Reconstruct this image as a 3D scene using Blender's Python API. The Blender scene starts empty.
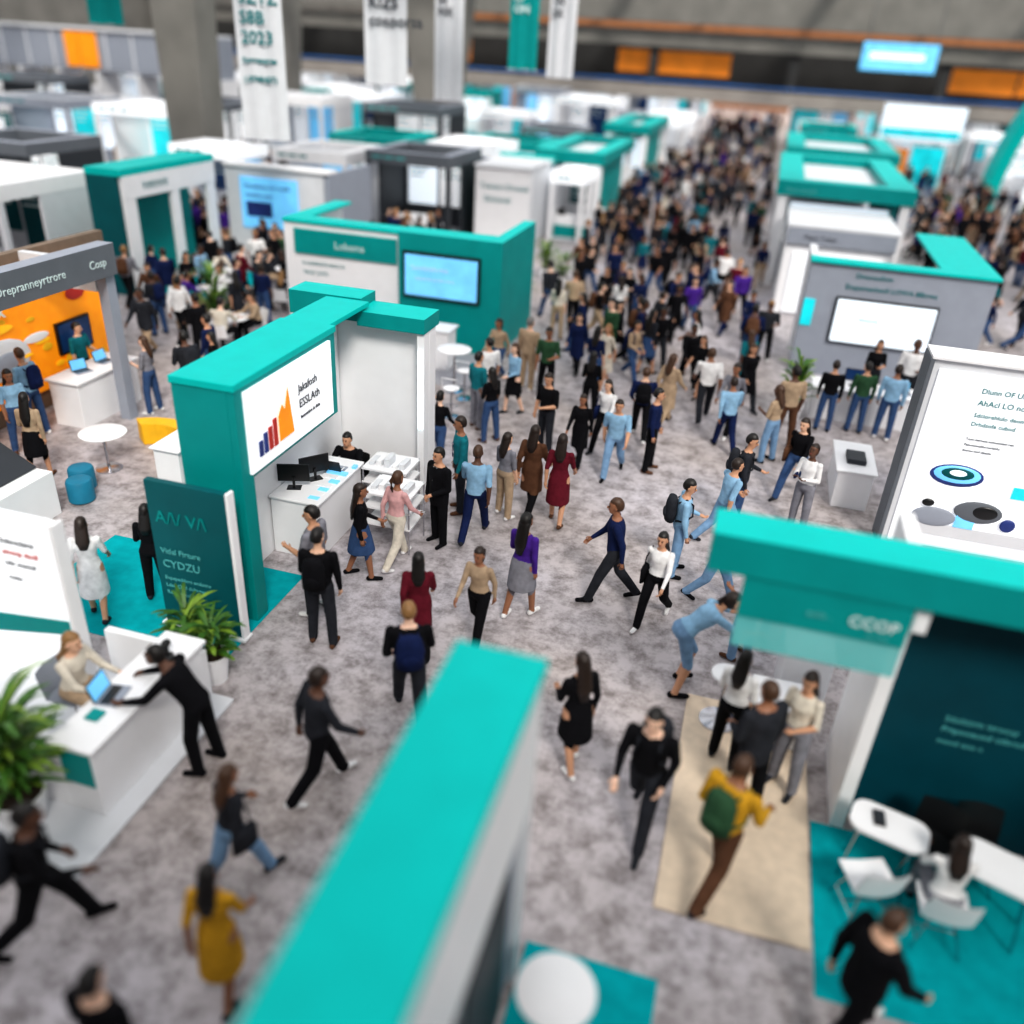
import bpy, bmesh, math, random
import numpy as np
from mathutils import Matrix, Vector, Euler
random.seed(7)
rnd=random.Random(11)
C=bpy.context.scene.collection
sc=bpy.context.scene
sc.view_settings.view_transform='Standard'
try: sc.view_settings.look='Medium High Contrast'
except Exception: pass
V3=Vector
FURN=[]
# ------------------------------------------------------------ materials
MATS={}
def lin(c):
    return tuple(((x/255)/12.92 if x/255<=0.04045 else (((x/255)+0.055)/1.055)**2.4) for x in c)
def mat(name,rgb,rough=.55,noise=.0,nscale=6,emit=0,metal=0,spec=.5,alpha=1,bump=0):
    if name in MATS: return MATS[name]
    m=bpy.data.materials.new(name);m.use_nodes=True
    nt=m.node_tree;b=nt.nodes['Principled BSDF']
    c=lin(rgb)
    b.inputs['Roughness'].default_value=rough;b.inputs['Metallic'].default_value=metal
    b.inputs['Specular IOR Level'].default_value=spec
    b.inputs['Base Color'].default_value=(*c,1)
    if noise>0:
        tc=nt.nodes.new('ShaderNodeTexCoord');n=nt.nodes.new('ShaderNodeTexNoise');n.inputs['Scale'].default_value=nscale
        n.inputs['Detail'].default_value=4
        r=nt.nodes.new('ShaderNodeValToRGB')
        r.color_ramp.elements[0].position=.3;r.color_ramp.elements[1].position=.7
        r.color_ramp.elements[0].color=(*[x*(1-noise) for x in c],1);r.color_ramp.elements[1].color=(*[min(1,x*(1+noise)) for x in c],1)
        nt.links.new(tc.outputs['Object'],n.inputs['Vector']);nt.links.new(n.outputs['Fac'],r.inputs[0]);nt.links.new(r.outputs[0],b.inputs['Base Color'])
        if bump>0:
            bp=nt.nodes.new('ShaderNodeBump');bp.inputs['Strength'].default_value=bump
            nt.links.new(n.outputs['Fac'],bp.inputs['Height']);nt.links.new(bp.outputs[0],b.inputs['Normal'])
    if emit>0:
        b.inputs['Emission Color'].default_value=(*c,1);b.inputs['Emission Strength'].default_value=emit
    if alpha<1:b.inputs['Alpha'].default_value=alpha
    MATS[name]=m;return m
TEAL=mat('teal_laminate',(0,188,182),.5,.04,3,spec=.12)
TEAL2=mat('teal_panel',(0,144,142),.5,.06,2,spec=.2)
DTEAL=mat('dark_teal_panel',(4,88,94),.5,.08,2,spec=.2)
DEEP=mat('deep_teal_panel',(3,66,78),.5,.10,2,spec=.2)
WHITE=mat('white_laminate',(240,240,242),.45,.02,3,spec=.3)
OFFW=mat('offwhite_panel',(218,220,224),.5,.03,3)
LGREY=mat('grey_panel',(150,156,168),.55,.04,3)
MGREY=mat('mid_grey_panel',(100,105,112),.6,.05,3)
DGREY=mat('dark_grey_panel',(48,52,58),.6,.06,3)
BLACK=mat('black_plastic',(16,17,19),.35,.05,5)
CONC=mat('concrete',(122,120,115),.85,.15,.6,bump=.1)
CONCL=mat('concrete_light',(156,150,144),.85,.1,.6)
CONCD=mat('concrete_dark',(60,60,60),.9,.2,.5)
ORANGE=mat('orange_panel',(240,146,16),.5,.12,4,emit=.3)  # emission added to brighten the orange mural
ORW=mat('orange_window',(200,118,28),.5,.25,.6,emit=.3)  # slight glow put into the colour for more vivid orange
BROWN=mat('brown_wall',(150,100,62),.7,.2,1)
WOOD=mat('light_wood_floor',(218,200,178),.5,.08,8)
WOODD=mat('wood_cladding',(122,104,88),.6,.15,4)
CARPET=mat('teal_carpet',(0,160,168),.95,.12,5,bump=.2,spec=.1)
CARPG=mat('grey_carpet',(160,160,166),.95,.1,5)
CHROME=mat('chrome',(190,190,195),.2,0,metal=1)
SCREENW=mat('screen_white',(225,235,245),.3,.03,3,emit=.65)
SCREENB=mat('screen_blue',(110,185,230),.3,.25,2,emit=.6)
SCREENT=mat('screen_teal',(20,185,195),.3,.35,1.5,emit=.6)
SCREEND=mat('screen_dark',(20,50,90),.3,.4,3,emit=.3)
LIGHT=mat('led_tube',(225,248,255),.3,0,emit=4)
GLOWW=mat('lightbox_white',(240,242,245),.4,.02,2,emit=.4)
LEAF=mat('leaf_green',(62,104,34),.5,.35,9)
LEAF2=mat('leaf_light',(120,150,50),.5,.3,9)
SOIL=mat('soil',(50,36,26),.95,.3,20)
GOLD=mat('gold_print',(250,186,30),.4,.1,4,emit=.25)  # mural print, faint glow put into its colour
INK=mat('ink_dark',(60,64,72),.6)
INKT=mat('ink_teal',(20,120,124),.6)
INKW=mat('ink_white',(215,232,232),.6)
INKS=mat('ink_soft_teal',(90,180,180),.6)
NAVY=mat('navy_print',(40,60,130),.5,.2,5)
RED=mat('red_print',(190,50,40),.5)
GLASS=mat('frosted_panel',(110,200,200),.3,.03,3,alpha=.72)
YELL=mat('yellow_upholstery',(240,185,30),.6,.08,5)
BLUES=mat('blue_upholstery',(20,120,150),.6,.08,5)
# floor
fm=bpy.data.materials.new('mottled_carpet_floor');fm.use_nodes=True
nt=fm.node_tree;b=nt.nodes['Principled BSDF'];b.inputs['Roughness'].default_value=.5;b.inputs['Specular IOR Level'].default_value=.35
tc=nt.nodes.new('ShaderNodeTexCoord')
n1=nt.nodes.new('ShaderNodeTexNoise');n1.inputs['Scale'].default_value=3.2;n1.inputs['Detail'].default_value=11;n1.inputs['Roughness'].default_value=.78
n2=nt.nodes.new('ShaderNodeTexNoise');n2.inputs['Scale'].default_value=.25;n2.inputs['Detail'].default_value=3
r1=nt.nodes.new('ShaderNodeValToRGB');r1.color_ramp.elements[0].position=.37;r1.color_ramp.elements[1].position=.57
r1.color_ramp.elements[0].color=(*lin((128,123,123)),1);r1.color_ramp.elements[1].color=(*lin((194,190,193)),1)
r2=nt.nodes.new('ShaderNodeValToRGB');r2.color_ramp.elements[0].position=.35;r2.color_ramp.elements[1].position=.65
r2.color_ramp.elements[0].color=(.84,.78,.73,1);r2.color_ramp.elements[1].color=(1.03,1.02,1.06,1)
mx=nt.nodes.new('ShaderNodeMix');mx.data_type='RGBA';mx.blend_type='MULTIPLY';mx.inputs[0].default_value=1
L=nt.links.new
L(tc.outputs['Object'],n1.inputs['Vector']);L(tc.outputs['Object'],n2.inputs['Vector'])
L(n1.outputs['Fac'],r1.inputs[0]);L(n2.outputs['Fac'],r2.inputs[0]);L(r1.outputs[0],mx.inputs[6]);L(r2.outputs[0],mx.inputs[7]);L(mx.outputs[2],b.inputs['Base Color'])
# ------------------------------------------------------------ mesh builder
class MB:
    def __init__(s):
        s.v=[];s.f=[];s.m=[];s.mats=[]
    def mi(s,m):
        if m not in s.mats:s.mats.append(m)
        return s.mats.index(m)
    def add(s,vs,fs,m):
        o=len(s.v);s.v+=[tuple(x) for x in vs];k=s.mi(m)
        for f in fs:s.f.append([i+o for i in f]);s.m.append(k)
    def box(s,x0,x1,y0,y1,z0,z1,m,top=None):
        vs=[(x0,y0,z0),(x1,y0,z0),(x1,y1,z0),(x0,y1,z0),(x0,y0,z1),(x1,y0,z1),(x1,y1,z1),(x0,y1,z1)]
        fs=[(0,3,2,1),(0,1,5,4),(1,2,6,5),(2,3,7,6),(3,0,4,7)]
        s.add(vs,fs+([(4,5,6,7)] if top is None else []),m)
        if top is not None:s.add(vs,[(4,5,6,7)],top)
    def prism(s,pts,z0,z1,m,top=None):
        n=len(pts);vs=[(x,y,z0) for x,y in pts]+[(x,y,z1) for x,y in pts]
        s.add(vs,[tuple(range(n-1,-1,-1))]+[(i,(i+1)%n,n+(i+1)%n,n+i) for i in range(n)],m)
        s.add(vs,[tuple(range(n,2*n))],top or m)
    def lathe(s,cx,cy,prof,m,n=20,sx=1,sy=1):
        vs=[];fs=[]
        for r,z in prof:
            for i in range(n):
                a=2*math.pi*i/n;vs.append((cx+r*sx*math.cos(a),cy+r*sy*math.sin(a),z))
        for k in range(len(prof)-1):
            for i in range(n):
                j=(i+1)%n;fs.append((k*n+i,k*n+j,(k+1)*n+j,(k+1)*n+i))
        fs.append(tuple(range(n-1,-1,-1)));fs.append(tuple((len(prof)-1)*n+i for i in range(n)))
        s.add(vs,fs,m)
    def cyl(s,cx,cy,z0,z1,r,m,n=16,r2=None):
        s.lathe(cx,cy,[(r,z0),(r if r2 is None else r2,z1)],m,n)
    def tube(s,pts,r,m,n=8):
        pts=[V3(p) for p in pts];vs=[];fs=[]
        rr=r if isinstance(r,(list,tuple)) else [r]*len(pts)
        for k,p in enumerate(pts):
            d=(pts[min(k+1,len(pts)-1)]-pts[max(k-1,0)]).normalized()
            u=d.cross(V3((0,0,1)))
            if u.length<.05:u=d.cross(V3((0,1,0)))
            u.normalize();w=d.cross(u)
            for i in range(n):
                a=2*math.pi*i/n;vs.append(p+(u*math.cos(a)+w*math.sin(a))*rr[k])
        for k in range(len(pts)-1):
            for i in range(n):
                j=(i+1)%n;fs.append((k*n+i,k*n+j,(k+1)*n+j,(k+1)*n+i))
        fs.append(tuple(range(n)));fs.append(tuple((len(pts)-1)*n+i for i in range(n)))
        s.add(vs,fs,m)
    def ell(s,c,r,m,n=12,k=8,R=None):
        vs=[];fs=[]
        for j in range(1,k):
            t=math.pi*j/k
            for i in range(n):
                a=2*math.pi*i/n
                p=V3((r[0]*math.sin(t)*math.cos(a),r[1]*math.sin(t)*math.sin(a),r[2]*math.cos(t)))
                if R:p=R@p
                vs.append(V3(c)+p)
        tp=V3((0,0,r[2]));bt=V3((0,0,-r[2]))
        if R:tp=R@tp;bt=R@bt
        vs+= [V3(c)+tp,V3(c)+bt];N=(k-1)*n
        for j in range(k-2):
            for i in range(n):fs.append((j*n+i,(j+1)*n+i,(j+1)*n+(i+1)%n,j*n+(i+1)%n))
        for i in range(n):
            fs.append((N,i,(i+1)%n));fs.append((N+1,(k-2)*n+(i+1)%n,(k-2)*n+i))
        s.add(vs,fs,m)
    def mesh(s,name):
        me=bpy.data.meshes.new(name);me.from_pydata(s.v,[],s.f)
        for m in s.mats:me.materials.append(m)
        me.polygons.foreach_set('material_index',s.m);me.update();return me
    def obj(s,name,parent=None,bev=0,smooth=False,loc=None,rz=0):
        me=s.mesh(name);o=bpy.data.objects.new(name,me);C.objects.link(o)
        if parent:o.parent=parent
        bm=bmesh.new();bm.from_mesh(me);bmesh.ops.recalc_face_normals(bm,faces=bm.faces);bm.to_mesh(me);bm.free()
        if smooth:
            me.polygons.foreach_set('use_smooth',[True]*len(me.polygons))
            try:me.set_sharp_from_angle(angle=math.radians(40))
            except Exception:pass
        if bev:
            md=o.modifiers.new('bev','BEVEL');md.width=bev;md.segments=2;md.limit_method='ANGLE'
        if loc:o.location=loc
        o.rotation_euler.z=rz
        return o
def empty(name,loc=(0,0,0)):
    e=bpy.data.objects.new(name,None);C.objects.link(e);e.location=loc;e.empty_display_size=.2;return e
def text(parent,s,size,loc,face,m,align='LEFT',bold=0):
    t=bpy.data.curves.new('lettering','FONT');t.body=s;t.size=size;t.resolution_u=2;t.extrude=.004;t.offset=bold;t.align_x=align
    o=bpy.data.objects.new('lettering',t);C.objects.link(o);t.materials.append(m);o.location=loc
    rz={'-Y':0,'+X':90,'-X':-90,'+Y':180}[face]
    o.rotation_euler=(math.radians(90),0,math.radians(rz));o.parent=parent;return o
# ------------------------------------------------------------ shell
m=MB();m.box(-62,50,-8,152,-.2,0,fm);m.obj('floor')
m=MB();m.box(-62.4,-62,-8,152,0,13,CONC);m.obj('wall_left')
m=MB();m.box(50,50.4,-8,152,0,13,CONC);m.obj('wall_right')
m=MB();m.box(-62,50,152,152.4,0,13,BROWN);m.obj('wall_back')
m=MB();m.box(-62,50,-8.4,-8,0,13,CONC);m.obj('wall_front')
m=MB()
for y in range(-7,152,16):m.box(-62,50,y-.6,y+.6,13.02,14.2,CONC)
for x in range(-61,51,16):m.box(x-.5,x+.5,-8,152,13.3,14.1,CONC)
m.obj('ceiling')  # beams only; open gaps invented so the world light gets in
m=MB()
a0,a1=-61.8,49.8
m.box(a0,a1,84,86,3.7,4.7,CONCL);m.box(a0,a1,84.5,85.5,7.7,9.0,CONC);m.box(a0,a1,83.5,85.5,9.5,12.4,CONC)
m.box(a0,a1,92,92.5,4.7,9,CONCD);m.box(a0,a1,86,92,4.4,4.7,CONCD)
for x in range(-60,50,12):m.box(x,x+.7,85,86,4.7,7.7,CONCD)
for x0,x1 in ((-34,-29),(-15,-11.5),(-11.3,-5),(13,18),(18.2,24)):m.box(x0,x1,86,86.3,5.6,7.4,ORW)
m.box(-60,49,83.8,84,5.0,5.15,mat('blue_rail',(50,110,180)))
m.obj('mezzanine_bridge')
COLS=[(-24.9,36,.8,1.2),(-22.6,60.5,1.0,2.6),(-36,63,1.0,1.8),(24.6,60.5,1.0,2.0),(-48,36,1.0,1.5)]
for (x,y,w,w2) in COLS:
    m=MB();m.add([(x-w,y-w,0),(x+w,y-w,0),(x+w,y+w,0),(x-w,y+w,0),(x-w2,y-w,12.9),(x+w2,y-w,12.9),(x+w2,y+w,12.9),(x-w2,y+w,12.9)],[(0,3,2,1),(4,5,6,7),(0,1,5,4),(1,2,6,5),(2,3,7,6),(3,0,4,7)],CONC)
    m.obj('concrete_column',bev=.05)
RECTS=[(x-w-.5,x+w+.5,y-w-.5,y+w+.5) for x,y,w,_ in COLS]
# ------------------------------------------------------------ furniture helpers
def round_table(x,y,r=.4,h=.75,m1=WHITE,name='round_table',z=0):
    FURN.append((x,y))
    m=MB();m.lathe(x,y,[(r-.02,h-.03),(r,h-.02),(r,h-.005),(r-.01,h)],m1,32);m.cyl(x,y,.03+z,h-.03,.03,CHROME);m.lathe(x,y,[(.24,z),(.24,.015+z),(.05,.04+z)],CHROME,24)
    return m.obj(name,smooth=True)
def rect_table(x,y,w,d,h=.75,rz=0,name='meeting_table'):
    m=MB();pts=[]
    r=min(w,d)*.35
    for cx,cy,a0 in ((w/2-r,d/2-r,0),(-w/2+r,d/2-r,90),(-w/2+r,-d/2+r,180),(w/2-r,-d/2+r,270)):
        for k in range(7):
            a=math.radians(a0+15*k);pts.append((cx+r*math.cos(a),cy+r*math.sin(a)))
    m.prism(pts,h-.035,h,WHITE)
    for sx in (-1,1):
        for sy in (-1,1):m.tube([(sx*(w/2-.14),sy*(d/2-.12),h-.03),(sx*(w/2-.06),sy*(d/2-.05),0.012)],.014,CHROME)
    return m.obj(name,loc=(x,y,0),rz=rz)
def chair(x,y,rz=0,col=None,name='meeting_chair'):
    FURN.append((x,y))
    col=col or WHITE
    m=MB()
    W=8;H=10;vs=[];fs=[]
    for j in range(H+1):
        t=j/H
        for i in range(W+1):
            u=i/W*2-1
            if t<.5: yy=.22-.42*t/.5;zz=.45-.03*(1-u*u)*math.sin(math.pi*t/.5)+.02*abs(u)
            else:
                k=(t-.5)/.5;yy=-.20-.09*k+.05*u*u;zz=.46+.36*k
            vs.append((u*(.23-.04*max(0,t-.7)),yy,zz))
    for j in range(H):
        for i in range(W):a=j*(W+1)+i;fs.append((a,a+1,a+W+2,a+W+1))
    m.add(vs,fs,col);m.add([(a,b_-.012,c-.014) for a,b_,c in vs],[f[::-1] for f in fs],col)
    for sx in (-1,1):
        for sy in (-1,1):m.tube([(sx*.10,sy*.10,.43),(sx*.22,sy*.21,0)],.011,CHROME)
        m.tube([(sx*.19,-.18,.12),(sx*.19,.18,.12)],.008,CHROME)
    m.tube([(-.19,0,.12),(.19,0,.12)],.008,CHROME)
    return m.obj(name,loc=(x,y,0.0),rz=rz,smooth=True)
def stool(x,y,h=.75,col=None,name='bar_stool'):
    FURN.append((x,y))
    m=MB();m.lathe(x,y,[(.15,h-.05),(.18,h-.03),(.18,h-.01),(.15,h)],col or WHITE,20);m.cyl(x,y,.02,h-.05,.025,CHROME);m.lathe(x,y,[(.2,0),(.2,.015),(.04,.035)],CHROME,20)
    m.tube([(x-.16,y-.15,h-.02),(x-.17,y-.17,h+.25),(x+.17,y-.17,h+.25),(x+.16,y-.15,h-.02)],.012,col or WHITE)
    m.tube([(x+.14*math.cos(a),y+.14*math.sin(a),.28) for a in [k*math.pi/6 for k in range(13)]],.01,CHROME)
    return m.obj(name,smooth=True)
def pouf(x,y,col,r=.22,h=.43):
    m=MB();m.lathe(x,y,[(r-.03,0),(r,.03),(r,h-.06),(r-.02,h-.02),(r-.08,h)],col,24);return m.obj('pouf_stool',smooth=True)
def monitor(x,y,z,rz,name='desktop_monitor',w=.5):
    m=MB();m.box(-w/2,w/2,-.015,.015,.12,.12+w*.58,BLACK);m.box(-w/2+.012,w/2-.012,-.018,-.015,.135,.105+w*.58,SCREEND);m.box(-.02,.02,0.016,.04,0.012,.2,BLACK);m.box(-.11,.11,-.07,.09,0,.012,BLACK)
    return m.obj(name,loc=(x,y,z),rz=rz,bev=.003)
def laptop(x,y,z,rz):
    m=MB();m.box(-.17,.17,-.12,.12,0,.015,LGREY);m.box(-.15,.15,-.03,.09,.015,.017,BLACK)
    m.add([(-.17,.12,.012),(.17,.12,.012),(.17,.19,.23),(-.17,.19,.23),(-.17,.13,.008),(.17,.13,.008),(.17,.2,.226),(-.17,.2,.226)],[(0,1,2,3),(7,6,5,4),(0,3,7,4),(1,5,6,2),(3,2,6,7)],BLACK)
    m.add([(-.155,.121,.03),(.155,.121,.03),(.155,.183,.22),(-.155,.183,.22)],[(0,1,2,3)],SCREENB)
    return m.obj('laptop',loc=(x,y,z),rz=rz)
def plant(x,y,h=1.6,n=90,pot=.24,name='potted_palm',base=0,spread=.5,wide=.035,seed=1):
    FURN.append((x,y));R=random.Random(seed);m=MB();ph=.42
    m.lathe(x,y,[(pot*.72,base),(pot*.95,base+ph*.8),(pot,base+ph),(pot*.9,base+ph),(pot*.86,base+ph-.05)],WHITE,24)
    m.cyl(x,y,base+ph-.045,base+ph-.02,pot*.86,SOIL,20)
    for k in range(5):
        a=R.random()*6.28;m.tube([(x+.05*math.cos(a),y+.05*math.sin(a),base+ph-.05),(x+.1*math.cos(a),y+.1*math.sin(a),base+h*.45)],.012,SOIL,6)
    for k in range(n):
        a=R.random()*6.283;L_=spread*R.uniform(.6,1.2);z0=base+ph+R.random()**1.3*(h-ph)*.62;up=R.uniform(.25,.9)*(h-ph)*.55
        ds=V3((math.cos(a),math.sin(a),0));sd=V3((-math.sin(a),math.cos(a),0))
        vs=[];N=6;w=wide*R.uniform(.7,1.3);r0=R.uniform(0,.08)
        for i in range(N+1):
            t=i/N;p=V3((x,y,z0))+ds*(r0+L_*t)+V3((0,0,1))*(up*(1.55*t-1.05*t*t))
            ww=w*math.sin(math.pi*min(1,t*.92+.08))**.6
            vs+=[p+sd*ww,p-sd*ww]
        m.add(vs,[(2*i,2*i+1,2*i+3,2*i+2) for i in range(N)],LEAF if R.random()<.7 else LEAF2)
    return m.obj(name)
def carpet(x0,x1,y0,y1,mt=None,name='booth_carpet',z=.012):
    m=MB();m.box(x0,x1,y0,y1,0,z,mt or CARPET);return m.obj(name,bev=.004)
def banner(x,y,w,z0,z1,mt,txt,ink,rz=0):
    e=empty('hanging_banner',(x,y,0));m=MB();N=12;vs=[];fs=[]
    for i in range(N+1):
        u=i/N-.5
        for z in (z0,z1):vs.append((u*w,.04*math.sin(i*1.1),z))
    for i in range(N):fs.append((2*i,2*i+2,2*i+3,2*i+1))
    m.add(vs,fs,mt);m.tube([(-w/2-.05,0,z0),(w/2+.05,0,z0)],.02,CHROME);m.tube([(-w/2-.05,0,z1),(w/2+.05,0,z1)],.02,CHROME)
    m.tube([(-w/2,0,z1),(-w/2,0,13)],.008,CHROME);m.tube([(w/2,0,z1),(w/2,0,13)],.008,CHROME)
    m.obj('cloth',e)
    for k,s in enumerate(txt):text(e,s,w*.34 if k<3 else w*.15,(-w*.38,-.07,z0+(z1-z0)*.66-k*w*.36),'-Y',ink,bold=.008)
    e.rotation_euler.z=rz
    return e
# ------------------------------------------------------------ S1 foreground wall
e=empty('foreground_booth_wall')
m=MB();m.box(-1.6,-.9,.6,4.8,3.5,3.6,TEAL);m.box(-1.58,-.92,.62,4.78,2.2,3.5,WHITE);m.box(-1.58,-.98,.62,4.6,0,2.2,LGREY)
m.box(-.98,-.95,.8,4.3,.1,2.1,MGREY)
for k in range(3):m.box(-.95,-.93,.9+1.15*k,1.9+1.15*k,.3,2.0,DGREY)
m.box(-1.02,-.92,4.6,4.78,0,2.2,OFFW)
m.obj('structure',e,bev=.012)
carpet(-.9,.35,2.2,5.05)
round_table(-.45,4.02,.32,1.05,name='high_round_table',z=.012)
# ------------------------------------------------------------ Booth A
e=empty('analytics_booth')
m=MB()
m.box(-6.8,-5.87,8.6,11.4,3.5,3.6,TEAL)
m.box(-6.78,-5.99,8.62,8.72,0,3.5,TEAL2);m.box(-5.99,-5.89,8.62,8.9,0,3.5,TEAL2)
m.box(-6.78,-6.68,8.72,12.98,0,3.5,TEAL2)
m.box(-6.68,-6.66,8.95,12.98,0,3.48,WHITE)
m.box(-5.99,-5.89,8.9,11.38,2.2,3.5,TEAL2)
m.box(-5.89,-5.84,8.8,11.15,2.28,3.44,GLOWW)
m.box(-6.66,-5.99,8.72,11.3,3.4,3.5,OFFW)
m.box(-7.5,-4.97,13.0,13.3,0,3.2,WHITE)
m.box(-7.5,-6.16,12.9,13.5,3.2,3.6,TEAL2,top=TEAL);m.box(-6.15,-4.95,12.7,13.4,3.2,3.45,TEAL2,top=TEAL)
m.box(-6.78,-6.0,11.42,12.88,3.5,3.58,TEAL)
m.box(-5.1,-4.97,12.75,12.99,0,3.2,WHITE)
m.box(-5.06,-5.0,12.71,12.75,1.5,2.9,LIGHT)
m.obj('structure',e,bev=.01)
m=MB()
pr=[(0,.24,NAVY),(.14,.32,NAVY),(.28,.36,RED),(.42,.44,RED)]
for k,(o,h,c) in enumerate(pr):m.box(-5.84,-5.825,9.0+o*.9,9.0+o*.9+.09,2.46,2.46+h*.9,c)
m.add([(-5.82,9.5,2.48),(-5.82,9.5,2.85),(-5.82,9.62,3.0),(-5.82,9.68,2.9),(-5.82,9.8,3.2),(-5.82,9.9,2.48)],[(0,1,2,3,4,5)],ORANGE)
m.obj('bar_chart_logo',e)
text(e,'Jakafosh',.17,(-5.83,10.1,2.98),'+X',INK);text(e,'ESSLAth',.18,(-5.83,10.1,2.75),'+X',INK);text(e,'Innovation in data',.08,(-5.83,10.12,2.58),'+X',INK)
m=MB();m.box(-6.64,-5.83,10.4,12.0,0,1.0,WHITE);m.box(-6.65,-5.78,10.36,12.04,1.0,1.05,WHITE);m.obj('booth_counter',bev=.015)
monitor(-6.4,10.75,1.05,math.radians(200));monitor(-6.25,11.15,1.05,math.radians(230));laptop(-6.1,11.6,1.05,math.radians(180))
m=MB()
for k in range(9):m.box(-6.1+rnd.uniform(-.1,.25),-5.98+rnd.uniform(-.1,.1)+.1,10.5+k*.15,10.6+k*.15,1.05,1.055+.005*k,WHITE if k%2 else SCREENB)
m.obj('brochure_pile')
e=empty('roller_sign_panel')
m=MB();m.box(-7.05,-5.85,8.15,8.25,.06,2.3,DTEAL);m.box(-5.85,-5.80,8.13,8.27,.06,2.32,WHITE);m.box(-7.1,-5.78,8.1,8.3,.012,.06,WHITE);m.obj('panel',e,bev=.008)
for i,(s,z,sz) in enumerate((('A/\\/ V/\\',1.7,.26),('Vitlal Firture',1.22,.12),('CYDZU',1.0,.17),('Expepeddort ondotro',.80,.08),('Ldad Ontl dobroaut',.68,.08),('Rtacontatelio',.56,.08))):
    text(e,s,sz,(-6.95,8.14,z),'-Y',INKS if i else TEAL2)
carpet(-9.3,-5.85,7.6,9.9)
def shelf_unit(x,y,name='display_shelf'):
    FURN.append((x,y));m=MB()
    for z in (.45,.75,1.0):m.box(x-.4,x+.4,y-.35,y+.35,z,z+.03,WHITE)
    for a in (-1,1):
        for c in (-1,1):m.tube([(x+a*.38,y+c*.33,0),(x+a*.38,y+c*.33,1.03)],.015,CHROME)
    for k in range(5):m.box(x-.33+.14*k,x-.24+.14*k,y-.2,y+.1,1.03,1.08+.05*(k%3),WHITE if k%2 else OFFW)
    return m.obj(name)
shelf_unit(-5.35,12.2);shelf_unit(-4.95,11.4,'display_shelf')
for p in ((-6.3,15.6),(-5.9,16.8),(-6.7,17.2),(-6.0,18.0),(-7.2,18.6),(-7.2,16.3)):stool(*p,h=.72)
round_table(-6.6,16.3,.4,1.05,name='high_round_table');round_table(-6.4,18.4,.4,1.05,name='high_round_table')
m=MB();m.box(-8.4,-7.6,14.2,16.0,0,.95,WHITE);m.box(-8.42,-7.58,14.15,16.05,.95,1.0,TEAL);m.obj('booth_counter',bev=.01)
# ------------------------------------------------------------ Booth B
e=empty('health_company_booth')
m=MB()
m.box(-12.42,-9.02,21.3,21.9,2.9,3.0,TEAL);m.box(-12.2,-9.0,21.36,21.85,0,2.9,WHITE)
m.box(-12.1,-9.1,21.3,21.36,2.1,2.75,TEAL2)
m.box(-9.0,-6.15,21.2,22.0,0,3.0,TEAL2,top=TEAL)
m.box(-8.85,-6.7,21.12,21.2,1.35,2.55,BLACK);m.box(-8.78,-6.77,21.10,21.12,1.42,2.48,SCREENB)
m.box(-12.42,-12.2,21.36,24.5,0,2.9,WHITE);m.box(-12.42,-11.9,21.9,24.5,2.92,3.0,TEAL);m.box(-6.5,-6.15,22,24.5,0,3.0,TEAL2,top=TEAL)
m.obj('structure',e,bev=.01)
text(e,'Lobama',.28,(-10.9,21.29,2.32),'-Y',INKW);text(e,'R.COMPLETE HEALTH',.13,(-11.9,21.35,1.8),'-Y',INKT);text(e,'TRUST SUITE',.13,(-11.9,21.35,1.55),'-Y',INKT)
text(e,'Seonlstaforme',.18,(-8.6,21.09,2.1),'-Y',INKW);text(e,'tapestrive aroled ment',.12,(-8.5,21.09,1.85),'-Y',INKW)
carpet(-12.4,-6.1,18.6,21.1,CARPG)
m=MB();m.box(-8.6,-7.0,19.6,20.2,0.012,1.0,WHITE);m.box(-8.65,-6.95,19.55,20.25,1.0,1.05,WHITE);m.obj('booth_counter',bev=.01)
# ------------------------------------------------------------ orange booth
e=empty('orange_exhibit_booth')
m=MB()
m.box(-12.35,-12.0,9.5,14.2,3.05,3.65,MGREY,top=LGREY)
m.box(-12.33,-12.1,13.95,14.2,0,3.05,LGREY)
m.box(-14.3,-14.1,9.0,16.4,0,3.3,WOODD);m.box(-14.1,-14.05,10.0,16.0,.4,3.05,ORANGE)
m.box(-14.1,-12.36,13.95,14.1,2.7,3.3,OFFW)
m.box(-14.05,-13.98,14.4,15.4,1.0,1.7,BLACK);m.box(-13.98,-13.97,14.45,15.35,1.05,1.65,SCREEND)
m.obj('structure',e,bev=.01)
m=MB()
m.ell((-14.02,12.9,1.35),(.03,.75,.42),OFFW);m.ell((-14.0,13.0,1.25),(.03,.45,.25),LGREY)
for k in range(46):
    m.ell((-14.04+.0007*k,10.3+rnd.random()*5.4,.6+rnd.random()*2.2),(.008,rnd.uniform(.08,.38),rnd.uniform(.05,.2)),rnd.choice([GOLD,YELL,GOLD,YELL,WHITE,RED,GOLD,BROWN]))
m.obj('printed_graphic',e,smooth=True)
text(e,'Drepranneyrtrore',.22,(-11.99,11.2,3.27),'+X',INKW);text(e,'Cosp',.22,(-11.99,13.45,3.27),'+X',INKW)
text(e,'SIMPLEX',.26,(-13.96,12.2,2.2),'+X',INKW,bold=.01)
m=MB();m.box(-13.3,-12.6,13.2,15.0,0,.95,WHITE);m.box(-13.35,-12.55,13.15,15.05,.95,1.0,WHITE);m.obj('booth_counter',bev=.01)
laptop(-12.95,13.8,1.0,1.2);laptop(-12.95,14.5,1.0,1.5)
m=MB();m.box(-12.0,-10.6,8.6,10.2,0,.8,WHITE)
m.add([(-12,8.6,1.4),(-12,10.2,1.4),(-10.9,10.2,.82),(-10.9,8.6,.82),(-12,8.6,.8),(-12,10.2,.8)],[(0,3,2,1),(0,1,5,4),(1,2,5),(0,4,3)],DGREY)
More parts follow.
